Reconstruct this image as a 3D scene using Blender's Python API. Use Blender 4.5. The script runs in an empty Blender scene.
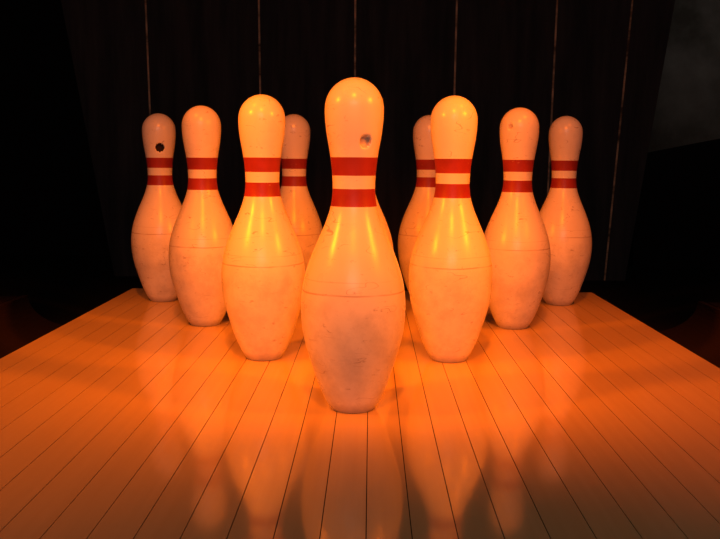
import bpy, math, random
from mathutils import Matrix, Vector
sc = bpy.context.scene
sc.view_settings.view_transform = 'Standard'
sc.view_settings.look = 'None'
random.seed(4)
IN = 0.38/15.0
COL = sc.collection

def newmat(name, base=(0.5,0.5,0.5), rough=0.5, spec=0.5):
    m = bpy.data.materials.new(name); m.use_nodes = True
    b = m.node_tree.nodes['Principled BSDF']
    b.inputs['Base Color'].default_value = (*base,1)
    b.inputs['Roughness'].default_value = rough
    b.inputs['Specular IOR Level'].default_value = spec
    return m, m.node_tree, b

def N(nt, t, **kw):
    n = nt.nodes.new(t)
    for k,v in kw.items(): setattr(n,k,v)
    return n
def math_(nt, op, a, b=None, c=None, clamp=False):
    n = N(nt,'ShaderNodeMath',operation=op); n.use_clamp = clamp
    for i,v in enumerate((a,b,c)):
        if v is None: continue
        if isinstance(v,(int,float)): n.inputs[i].default_value = v
        else: nt.links.new(v,n.inputs[i])
    return n.outputs[0]
def mixc(nt, fac, a, b, mode='MIX'):
    n = N(nt,'ShaderNodeMix',data_type='RGBA',blend_type=mode)
    for s,v in ((n.inputs[0],fac),(n.inputs[6],a),(n.inputs[7],b)):
        if isinstance(v,(int,float)): s.default_value = v
        elif isinstance(v,tuple): s.default_value = (*v,1)
        else: nt.links.new(v,s)
    return n.outputs[2]
def ramp(nt, val, lo, hi):
    n = N(nt,'ShaderNodeMapRange'); nt.links.new(val,n.inputs[0])
    n.inputs[1].default_value=lo; n.inputs[2].default_value=hi
    return n.outputs[0]
def noise(nt, vec, scale, detail=3, rough=0.5):
    n = N(nt,'ShaderNodeTexNoise'); n.inputs['Scale'].default_value=scale
    n.inputs['Detail'].default_value=detail; n.inputs['Roughness'].default_value=rough
    nt.links.new(vec,n.inputs['Vector']); return n.outputs[0]

def pin_coords(nt):
    tc = N(nt,'ShaderNodeTexCoord'); oi = N(nt,'ShaderNodeObjectInfo')
    add = N(nt,'ShaderNodeVectorMath',operation='ADD')
    sc_ = N(nt,'ShaderNodeVectorMath',operation='SCALE')
    cx = N(nt,'ShaderNodeCombineXYZ')
    nt.links.new(oi.outputs['Random'],cx.inputs[0]); nt.links.new(oi.outputs['Random'],cx.inputs[1])
    nt.links.new(cx.outputs[0],sc_.inputs[0]); sc_.inputs['Scale'].default_value=7
    nt.links.new(tc.outputs['Object'],add.inputs[0]); nt.links.new(sc_.outputs[0],add.inputs[1])
    sep = N(nt,'ShaderNodeSeparateXYZ'); nt.links.new(tc.outputs['Object'],sep.inputs[0])
    return add.outputs[0], sep.outputs[2], tc

def stretch(nt, vec, s):
    n = N(nt,'ShaderNodeVectorMath',operation='MULTIPLY'); nt.links.new(vec,n.inputs[0]); n.inputs[1].default_value=s
    return n.outputs[0]

# ---- pin body
m_pin, nt, b = newmat('pin_plastic_coating',(0.8,0.76,0.7),0.36,0.5)
vec,z,_ = pin_coords(nt)
c = mixc(nt, ramp(nt,noise(nt,vec,9,4),0.35,0.7), (0.78,0.78,0.76),(0.68,0.67,0.65))
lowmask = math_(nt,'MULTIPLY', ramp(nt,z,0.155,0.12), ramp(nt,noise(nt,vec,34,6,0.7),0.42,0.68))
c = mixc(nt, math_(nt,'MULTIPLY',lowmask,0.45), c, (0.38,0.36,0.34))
sp = ramp(nt,noise(nt,stretch(nt,vec,(1,1,2.2)),75,5,0.65),0.635,0.70)
c = mixc(nt, math_(nt,'MULTIPLY',sp,0.5), c, (0.22,0.16,0.13))
ab = math_(nt,'ABSOLUTE', math_(nt,'SUBTRACT',noise(nt,stretch(nt,vec,(1,1,3)),16,2),0.5))
scr = math_(nt,'MULTIPLY', ramp(nt,ab,0.006,0.0), ramp(nt,noise(nt,vec,30,1),0.56,0.62))
c = mixc(nt, math_(nt,'MULTIPLY',scr,0.6), c, (0.2,0.13,0.1))
zz = math_(nt,'ADD', z, math_(nt,'MULTIPLY',math_(nt,'SUBTRACT',noise(nt,vec,14,3),0.5),0.004))
for zc,w,s in ((5.6*IN,0.0012,0.6),(6.15*IN,0.0008,0.25)):
    d = math_(nt,'ABSOLUTE',math_(nt,'SUBTRACT',zz,zc))
    f = math_(nt,'MULTIPLY',ramp(nt,d,w,w*0.3), math_(nt,'MULTIPLY',ramp(nt,noise(nt,vec,25,2),0.3,0.55),s))
    c = mixc(nt,f,c,(0.30,0.18,0.1))
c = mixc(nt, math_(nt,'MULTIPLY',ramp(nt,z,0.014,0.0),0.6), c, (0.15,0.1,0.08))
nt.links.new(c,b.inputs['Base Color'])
r = math_(nt,'ADD', 0.22, math_(nt,'MULTIPLY',noise(nt,vec,40,4),0.14)); nt.links.new(r,b.inputs['Roughness'])
bm_ = N(nt,'ShaderNodeBump'); bm_.inputs['Strength'].default_value=0.08; bm_.inputs['Distance'].default_value=0.002
nt.links.new(noise(nt,vec,60,4),bm_.inputs['Height']); nt.links.new(bm_.outputs[0],b.inputs['Normal'])

m_red, nt, b = newmat('pin_red_stripe',(0.42,0.02,0.02),0.42,0.3)
vec,z,_ = pin_coords(nt)
c = mixc(nt, ramp(nt,noise(nt,vec,30,4),0.4,0.7),(0.31,0.035,0.03),(0.23,0.024,0.022))
c = mixc(nt, math_(nt,'MULTIPLY',ramp(nt,noise(nt,stretch(nt,vec,(1,1,2)),60,5,0.7),0.66,0.7),0.4), c, (0.6,0.4,0.3))
nt.links.new(c,b.inputs['Base Color'])
m_hole,_,_ = newmat('pin_hole_dark',(0.03,0.02,0.015),0.9,0.1)
m_chip, nt, b = newmat('pin_chip_wood',(0.45,0.36,0.30),0.8,0.2)
vec,_,_ = pin_coords(nt)
nt.links.new(mixc(nt,noise(nt,vec,150,3),(0.7,0.62,0.56),(0.4,0.32,0.28)),b.inputs['Base Color'])

P = [(0.10,1.06),(0.35,1.22),(0.75,1.42),(2.25,1.953),(3.375,2.255),(4.5,2.383),(5.0,2.385),(5.875,2.282),(7.25,1.852),
     (8.0,1.53),(8.625,1.265),(9.375,1.035),(10.0,0.96),(10.875,0.985),(11.75,1.09),(12.625,1.235),(13.3,1.30),(13.65,1.305)]
def tang(i):
    if i==0: return (P[1][1]-P[0][1])/(P[1][0]-P[0][0])
    if i==len(P)-1: return 0.0
    a=(P[i][1]-P[i-1][1])/(P[i][0]-P[i-1][0]); bb=(P[i+1][1]-P[i][1])/(P[i+1][0]-P[i][0])
    h0=P[i][0]-P[i-1][0]; h1=P[i+1][0]-P[i][0]
    return (a*h1+bb*h0)/(h0+h1)
T=[tang(i) for i in range(len(P))]
def rad(zv):
    for i in range(len(P)-1):
        if zv<=P[i+1][0]:
            h=P[i+1][0]-P[i][0]; t=(zv-P[i][0])/h
            return ((2*t**3-3*t*t+1)*P[i][1]+(t**3-2*t*t+t)*h*T[i]+(-2*t**3+3*t*t)*P[i+1][1]+(t**3-t*t)*h*T[i+1])
B1=(9.36,10.14); B2=(10.72,11.52)
zs=set()
nz=150
for i in range(nz+1):
    zs.add(round(0.10+(13.65-0.10)*i/nz,4))
for v in (*B1,*B2):
    zs={q for q in zs if abs(q-v)>0.04}; zs.add(v)
rings=[(0.0,0.98),(0.03,1.02)]+[(q,rad(q)) for q in sorted(zs)]
for k in range(1,22):
    a=k/22*math.pi/2
    rings.append((13.65+1.35*math.sin(a),1.305*math.cos(a)))
SEG=160
def make_pin(name, loc, rotz, holes):
    verts=[];faces=[];mi=[]
    for (zq,rq) in rings:
        for s in range(SEG):
            a=2*math.pi*s/SEG
            verts.append(Vector((rq*IN*math.cos(a),rq*IN*math.sin(a),zq*IN)))
    nR=len(rings)
    hc=[]
    for (ang,zh,rh,dep,mat_i) in holes:
        a=-math.pi/2+math.radians(ang)
        rr = rad(zh) if zh<13.65 else 1.305*math.sqrt(max(0,1-((zh-13.65)/1.35)**2))
        hc.append((Vector((rr*IN*math.cos(a),rr*IN*math.sin(a),zh*IN)),rh,dep,mat_i))
    orig=[v.copy() for v in verts]
    for i,v in enumerate(orig):
        for (c0,rh,dep,_) in hc:
            d=(v-c0).length
            if d<rh*1.12:
                n=Vector((c0.x,c0.y,0)).normalized()
                t=min(1,max(0,(rh*1.12-d)/(rh*0.3)))
                verts[i]=v-n*dep*t*t*(3-2*t)
    for r in range(nR-1):
        zc=(rings[r][0]+rings[r+1][0])/2
        red = B1[0]<zc<B1[1] or B2[0]<zc<B2[1]
        for s in range(SEG):
            s2=(s+1)%SEG
            f=(r*SEG+s,r*SEG+s2,(r+1)*SEG+s2,(r+1)*SEG+s)
            faces.append(f)
            k=1 if red else 0
            cc=(orig[f[0]]+orig[f[1]]+orig[f[2]]+orig[f[3]])/4
            for (c0,rh,dep,mm) in hc:
                if (cc-c0).length<rh: k=mm
            mi.append(k)
    faces.append(tuple(range(SEG))[::-1]); mi.append(0)
    verts.append(Vector((0,0,15*IN))); top=len(verts)-1; base=(nR-1)*SEG
    for s in range(SEG):
        faces.append((base+s,base+(s+1)%SEG,top)); mi.append(0)
    me=bpy.data.meshes.new(name); me.from_pydata([tuple(v) for v in verts],[],faces)
    for m in (m_pin,m_red,m_hole,m_chip): me.materials.append(m)
    me.polygons.foreach_set('material_index',mi)
    me.polygons.foreach_set('use_smooth',[True]*(len(faces)))
    me.update()
    o=bpy.data.objects.new(name,me); o.location=loc; COL.objects.link(o); return o

SP=0.272; Y1=0.905; DY=0.236
H=2;C=3
layout=[ (0,0,[(27,12.2,0.0066,0.005,C)]),
 (-.5,1,[]),(.5,1,[]),
 (-1,2,[]),(0,2,[]),(1,2,[(-38,13.7,0.0045,0.002,C)]),
 (-1.5,3,[(17,12.3,0.0085,0.009,H)]),(-.5,3,[]),(.5,3,[]),(1.5,3,[])]
for i,(cx,row,h) in enumerate(layout):
    nm='bowling_pin' if i==0 else 'bowling_pin.%03d'%i
    make_pin(nm,(cx*SP,Y1+row*DY,0.0),0,h)

def box_verts(x0,x1,y0,y1,z0,z1):
    v=[(x0,y0,z0),(x1,y0,z0),(x1,y1,z0),(x0,y1,z0),(x0,y0,z1),(x1,y0,z1),(x1,y1,z1),(x0,y1,z1)]
    f=[(0,3,2,1),(4,5,6,7),(0,1,5,4),(1,2,6,5),(2,3,7,6),(3,0,4,7)]
    return v,f
def mesh_obj(name, boxes, mats, smooth=False):
    V=[];F=[];M=[]
    for (bx,mi_) in boxes:
        v,f=box_verts(*bx); o=len(V); V+=v; F+=[tuple(i+o for i in q) for q in f]; M+=[mi_]*6
    me=bpy.data.meshes.new(name); me.from_pydata(V,[],F)
    for m in mats: me.materials.append(m)
    me.polygons.foreach_set('material_index',M)
    o=bpy.data.objects.new(name,me); COL.objects.link(o); return o

m_wood, nt, b = newmat('lane_maple_boards',(0.6,0.4,0.22),0.22,0.6)
tc=N(nt,'ShaderNodeTexCoord'); sep=N(nt,'ShaderNodeSeparateXYZ'); nt.links.new(tc.outputs['Object'],sep.inputs[0])
BW=1.033/29
idx=math_(nt,'FLOOR',math_(nt,'DIVIDE',math_(nt,'ADD',sep.outputs[0],1.033/2),BW))
wn=N(nt,'ShaderNodeTexWhiteNoise',noise_dimensions='1D'); nt.links.new(idx,wn.inputs['W'])
cx=N(nt,'ShaderNodeCombineXYZ'); nt.links.new(sep.outputs[0],cx.inputs[0])
nt.links.new(math_(nt,'ADD',sep.outputs[1],math_(nt,'MULTIPLY',wn.outputs[0],9)),cx.inputs[1])
g=noise(nt,stretch(nt,cx.outputs[0],(50,2.0,1)),2.0,4,0.55)
c=mixc(nt,ramp(nt,g,0.25,0.75),(0.62,0.48,0.25),(0.57,0.43,0.21))
c=mixc(nt,math_(nt,'MULTIPLY',wn.outputs[0],0.3),c,(0.52,0.39,0.19))
nt.links.new(c,b.inputs['Base Color'])
nt.links.new(math_(nt,'ADD',0.05,math_(nt,'MULTIPLY',noise(nt,tc.outputs['Object'],7,4),0.08)),b.inputs['Roughness'])
m_gap,_,_=newmat('lane_gap_dark',(0.03,0.015,0.008),0.9,0.05)
boxes=[((-0.5155,0.5155,-0.8,1.758,-0.10,-0.002),1)]
for i in range(29):
    x0=-1.033/2+i*BW; boxes.append(((x0+0.00042,x0+BW-0.00042,-0.8,1.76,-0.0021,0.0),0))
mesh_obj('bowling_lane',boxes,[m_wood,m_gap])

m_gut,nt,b=newmat('gutter_dark_plastic',(0.022,0.013,0.010),0.6,0.2)
def gutter(name,xc):
    V=[];F=[];n=24;R=0.112
    prof=[]
    for i in range(n+1):
        a=math.pi+math.pi*i/n; prof.append((R*math.cos(a),0.072*math.sin(a)-0.018))
    prof+= [(R+0.012,-0.018),(R+0.012,-0.1),(-R-0.012,-0.1),(-R-0.012,-0.018)]
    for y in (-0.8,1.76):
        for (x,z_) in prof: V.append((xc+x,y,z_))
    k=len(prof)
    for i in range(k): F.append((i,(i+1)%k,k+(i+1)%k,k+i))
    me=bpy.data.meshes.new(name); me.from_pydata(V,[],F); me.materials.append(m_gut)
    o=bpy.data.objects.new(name,me); COL.objects.link(o)
gutter('lane_gutter',-0.5165-0.126); gutter('lane_gutter.001',0.5165+0.126)
m_cap,nt,b=newmat('division_wood',(0.022,0.012,0.008),0.6,0.2)
mesh_obj('lane_divider',[((-0.90,-0.775,-0.8,1.76,-0.1,-0.02),0)],[m_cap])
mesh_obj('lane_divider.001',[((0.775,0.90,-0.8,1.76,-0.1,-0.02),0)],[m_cap])

m_floor,nt,b=newmat('floor_black',(0.012,0.01,0.01),0.8,0.1)
mesh_obj('floor',[((-2.4,2.4,-2.5,3.2,-0.15,-0.1),0)],[m_floor])
m_pan,nt,b=newmat('back_panel_black',(0.02,0.015,0.017),0.75,0.1)
tc=N(nt,'ShaderNodeTexCoord')
nn=noise(nt,stretch(nt,tc.outputs['Object'],(6,1,0.6)),4,5,0.6)
nt.links.new(mixc(nt,ramp(nt,nn,0.35,0.75),(0.022,0.020,0.024),(0.055,0.042,0.046)),b.inputs['Base Color'])
m_slit,nt,b=newmat('rusty_strip',(0.16,0.07,0.035),0.6,0.2)
tc=N(nt,'ShaderNodeTexCoord')
nt.links.new(mixc(nt,ramp(nt,noise(nt,stretch(nt,tc.outputs['Object'],(1,1,5)),3,5,0.7),0.35,0.6),(0.08,0.04,0.022),(0.72,0.38,0.24)),b.inputs['Base Color'])
YB=2.62
def prism(name, pts, y0, y1, mat):
    V=[(x,y0,z_) for x,z_ in pts]+[(x,y1,z_) for x,z_ in pts]; k=len(pts)
    F=[tuple(range(k)),tuple(range(k,2*k))[::-1]]+[(i,k+i,k+(i+1)%k,(i+1)%k) for i in range(k)]
    me=bpy.data.meshes.new(name); me.from_pydata(V,[],F); me.materials.append(mat); me.validate()
    o=bpy.data.objects.new(name,me); COL.objects.link(o); return o
par=bpy.data.objects.new('pit_curtain',None); COL.objects.link(par)
seams=[-0.71,-0.345,-0.035,0.29,0.61,0.86]
edgesT=[-1.03]+seams+[1.02]; edgesB=[-0.84]+[s*0.98 for s in seams[:-1]]+[0.80,0.87]
for i in range(len(edgesT)-1):
    g_=0.003
    o=prism('panel_%d'%(i+1),[(edgesB[i]+g_,-0.1),(edgesB[i+1]-g_,-0.1),(edgesT[i+1]-g_,1.1),(edgesT[i]+g_,1.1)],YB,YB+0.03,m_pan); o.parent=par
for i in range(1,len(edgesT)-1):
    o=prism('strip_%d'%i,[(edgesB[i]-0.003,-0.1),(edgesB[i]+0.003,-0.1),(edgesT[i]+0.003,1.1),(edgesT[i]-0.003,1.1)],YB+0.001,YB+0.025,m_slit); o.parent=par
m_wb,_,_=newmat('wall_black',(0.008,0.007,0.008),0.9,0.05)
m_wc,nt,b=newmat('wall_concrete_grey',(0.1,0.1,0.1),0.8,0.2)
tc=N(nt,'ShaderNodeTexCoord')
nt.links.new(mixc(nt,ramp(nt,noise(nt,tc.outputs['Object'],3.5,5,0.6),0.35,0.7),(0.04,0.036,0.03),(0.15,0.145,0.135)),b.inputs['Base Color'])
mesh_obj('wall_back',[((-2.4,2.4,3.2,3.25,-0.1,2.4),0)],[m_wb])
mesh_obj('wall_left',[((-2.45,-2.4,-2.5,3.2,-0.1,2.4),0)],[m_wb])
mesh_obj('wall_right',[((2.4,2.45,-2.5,3.2,-0.1,2.4),0)],[m_wb])
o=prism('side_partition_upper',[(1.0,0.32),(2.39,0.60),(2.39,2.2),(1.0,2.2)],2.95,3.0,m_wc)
o2=prism('side_partition_lower',[(1.0,-0.1),(2.39,-0.1),(2.39,0.60),(1.0,0.32)],2.95,3.0,m_wb)  # black colour carries the fade into darkness below the grey half
pp=bpy.data.objects.new('side_partition',None); COL.objects.link(pp); o.parent=pp; o2.parent=pp

def aim(o,t): o.rotation_euler=(Vector(t)-o.location).to_track_quat('-Z','Y').to_euler()
def spot(name,loc,t,e,col,ang,blend,size):
    l=bpy.data.lights.new(name,'SPOT'); l.energy=e; l.color=col; l.spot_size=math.radians(ang); l.spot_blend=blend; l.shadow_soft_size=size
    o=bpy.data.objects.new(name,l); o.location=loc; COL.objects.link(o); aim(o,t)
OR=(1.0,0.155,0.001)
spot('orange_spot_lamp',(0.0,-0.25,1.55),(0.0,1.47,0.0),150,OR,38,0.9,0.035)
spot('orange_spot_lamp.001',(-0.8,0.6,0.75),(0.17,1.22,0.05),62,OR,42,0.8,0.04)
spot('orange_spot_lamp.002',(0.8,0.6,0.75),(-0.17,1.22,0.05),62,OR,42,0.8,0.04)
spot('lane_side_fill',(-0.75,0.7,1.5),(-0.50,1.08,0.0),75,(1.0,0.16,0.001),52,0.9,0.05)  # added overhead fill, brightens the left side of the lane
spot('lane_side_fill.001',(0.75,0.75,1.5),(0.50,1.18,0.0),72,(1.0,0.13,0.001),48,0.9,0.05)  # matching added fill for the right side of the lane
def area(name,loc,t,e,col,sx,sy):
    l=bpy.data.lights.new(name,'AREA'); l.shape='RECTANGLE'; l.size=sx; l.size_y=sy; l.energy=e; l.color=col
    o=bpy.data.objects.new(name,l); o.location=loc; COL.objects.link(o); aim(o,t)
area('room_fill_lamp',(0.0,-1.4,1.1),(0,1.0,0.1),8.0,(1.0,0.74,0.60),1.0,0.6)
spot('wall_fill_light',(1.6,1.8,1.7),(1.4,3.0,1.15),8,(1.0,0.92,0.85),60,0.9,0.1)  # added light without a fixture, lifts the grey upper partition
w=bpy.data.worlds.new('World'); sc.world=w; w.use_nodes=True
w.node_tree.nodes['Background'].inputs[0].default_value=(0.6,0.45,0.45,1); w.node_tree.nodes['Background'].inputs[1].default_value=0.015

cd=bpy.data.cameras.new('camera'); cam=bpy.data.objects.new('camera',cd); COL.objects.link(cam)
f=793.0; cd.sensor_width=36; cd.lens=f/720*36; cd.clip_start=0.01
pitch=math.atan(108.2/f); yaw=math.atan(10/f); roll=math.radians(0.4)
cam.matrix_world=Matrix.Translation((0.019,0,0.2875))@Matrix.Rotation(yaw,4,'Z')@Matrix.Rotation(math.pi/2-pitch,4,'X')@Matrix.Rotation(roll,4,'Z')
sc.camera=cam
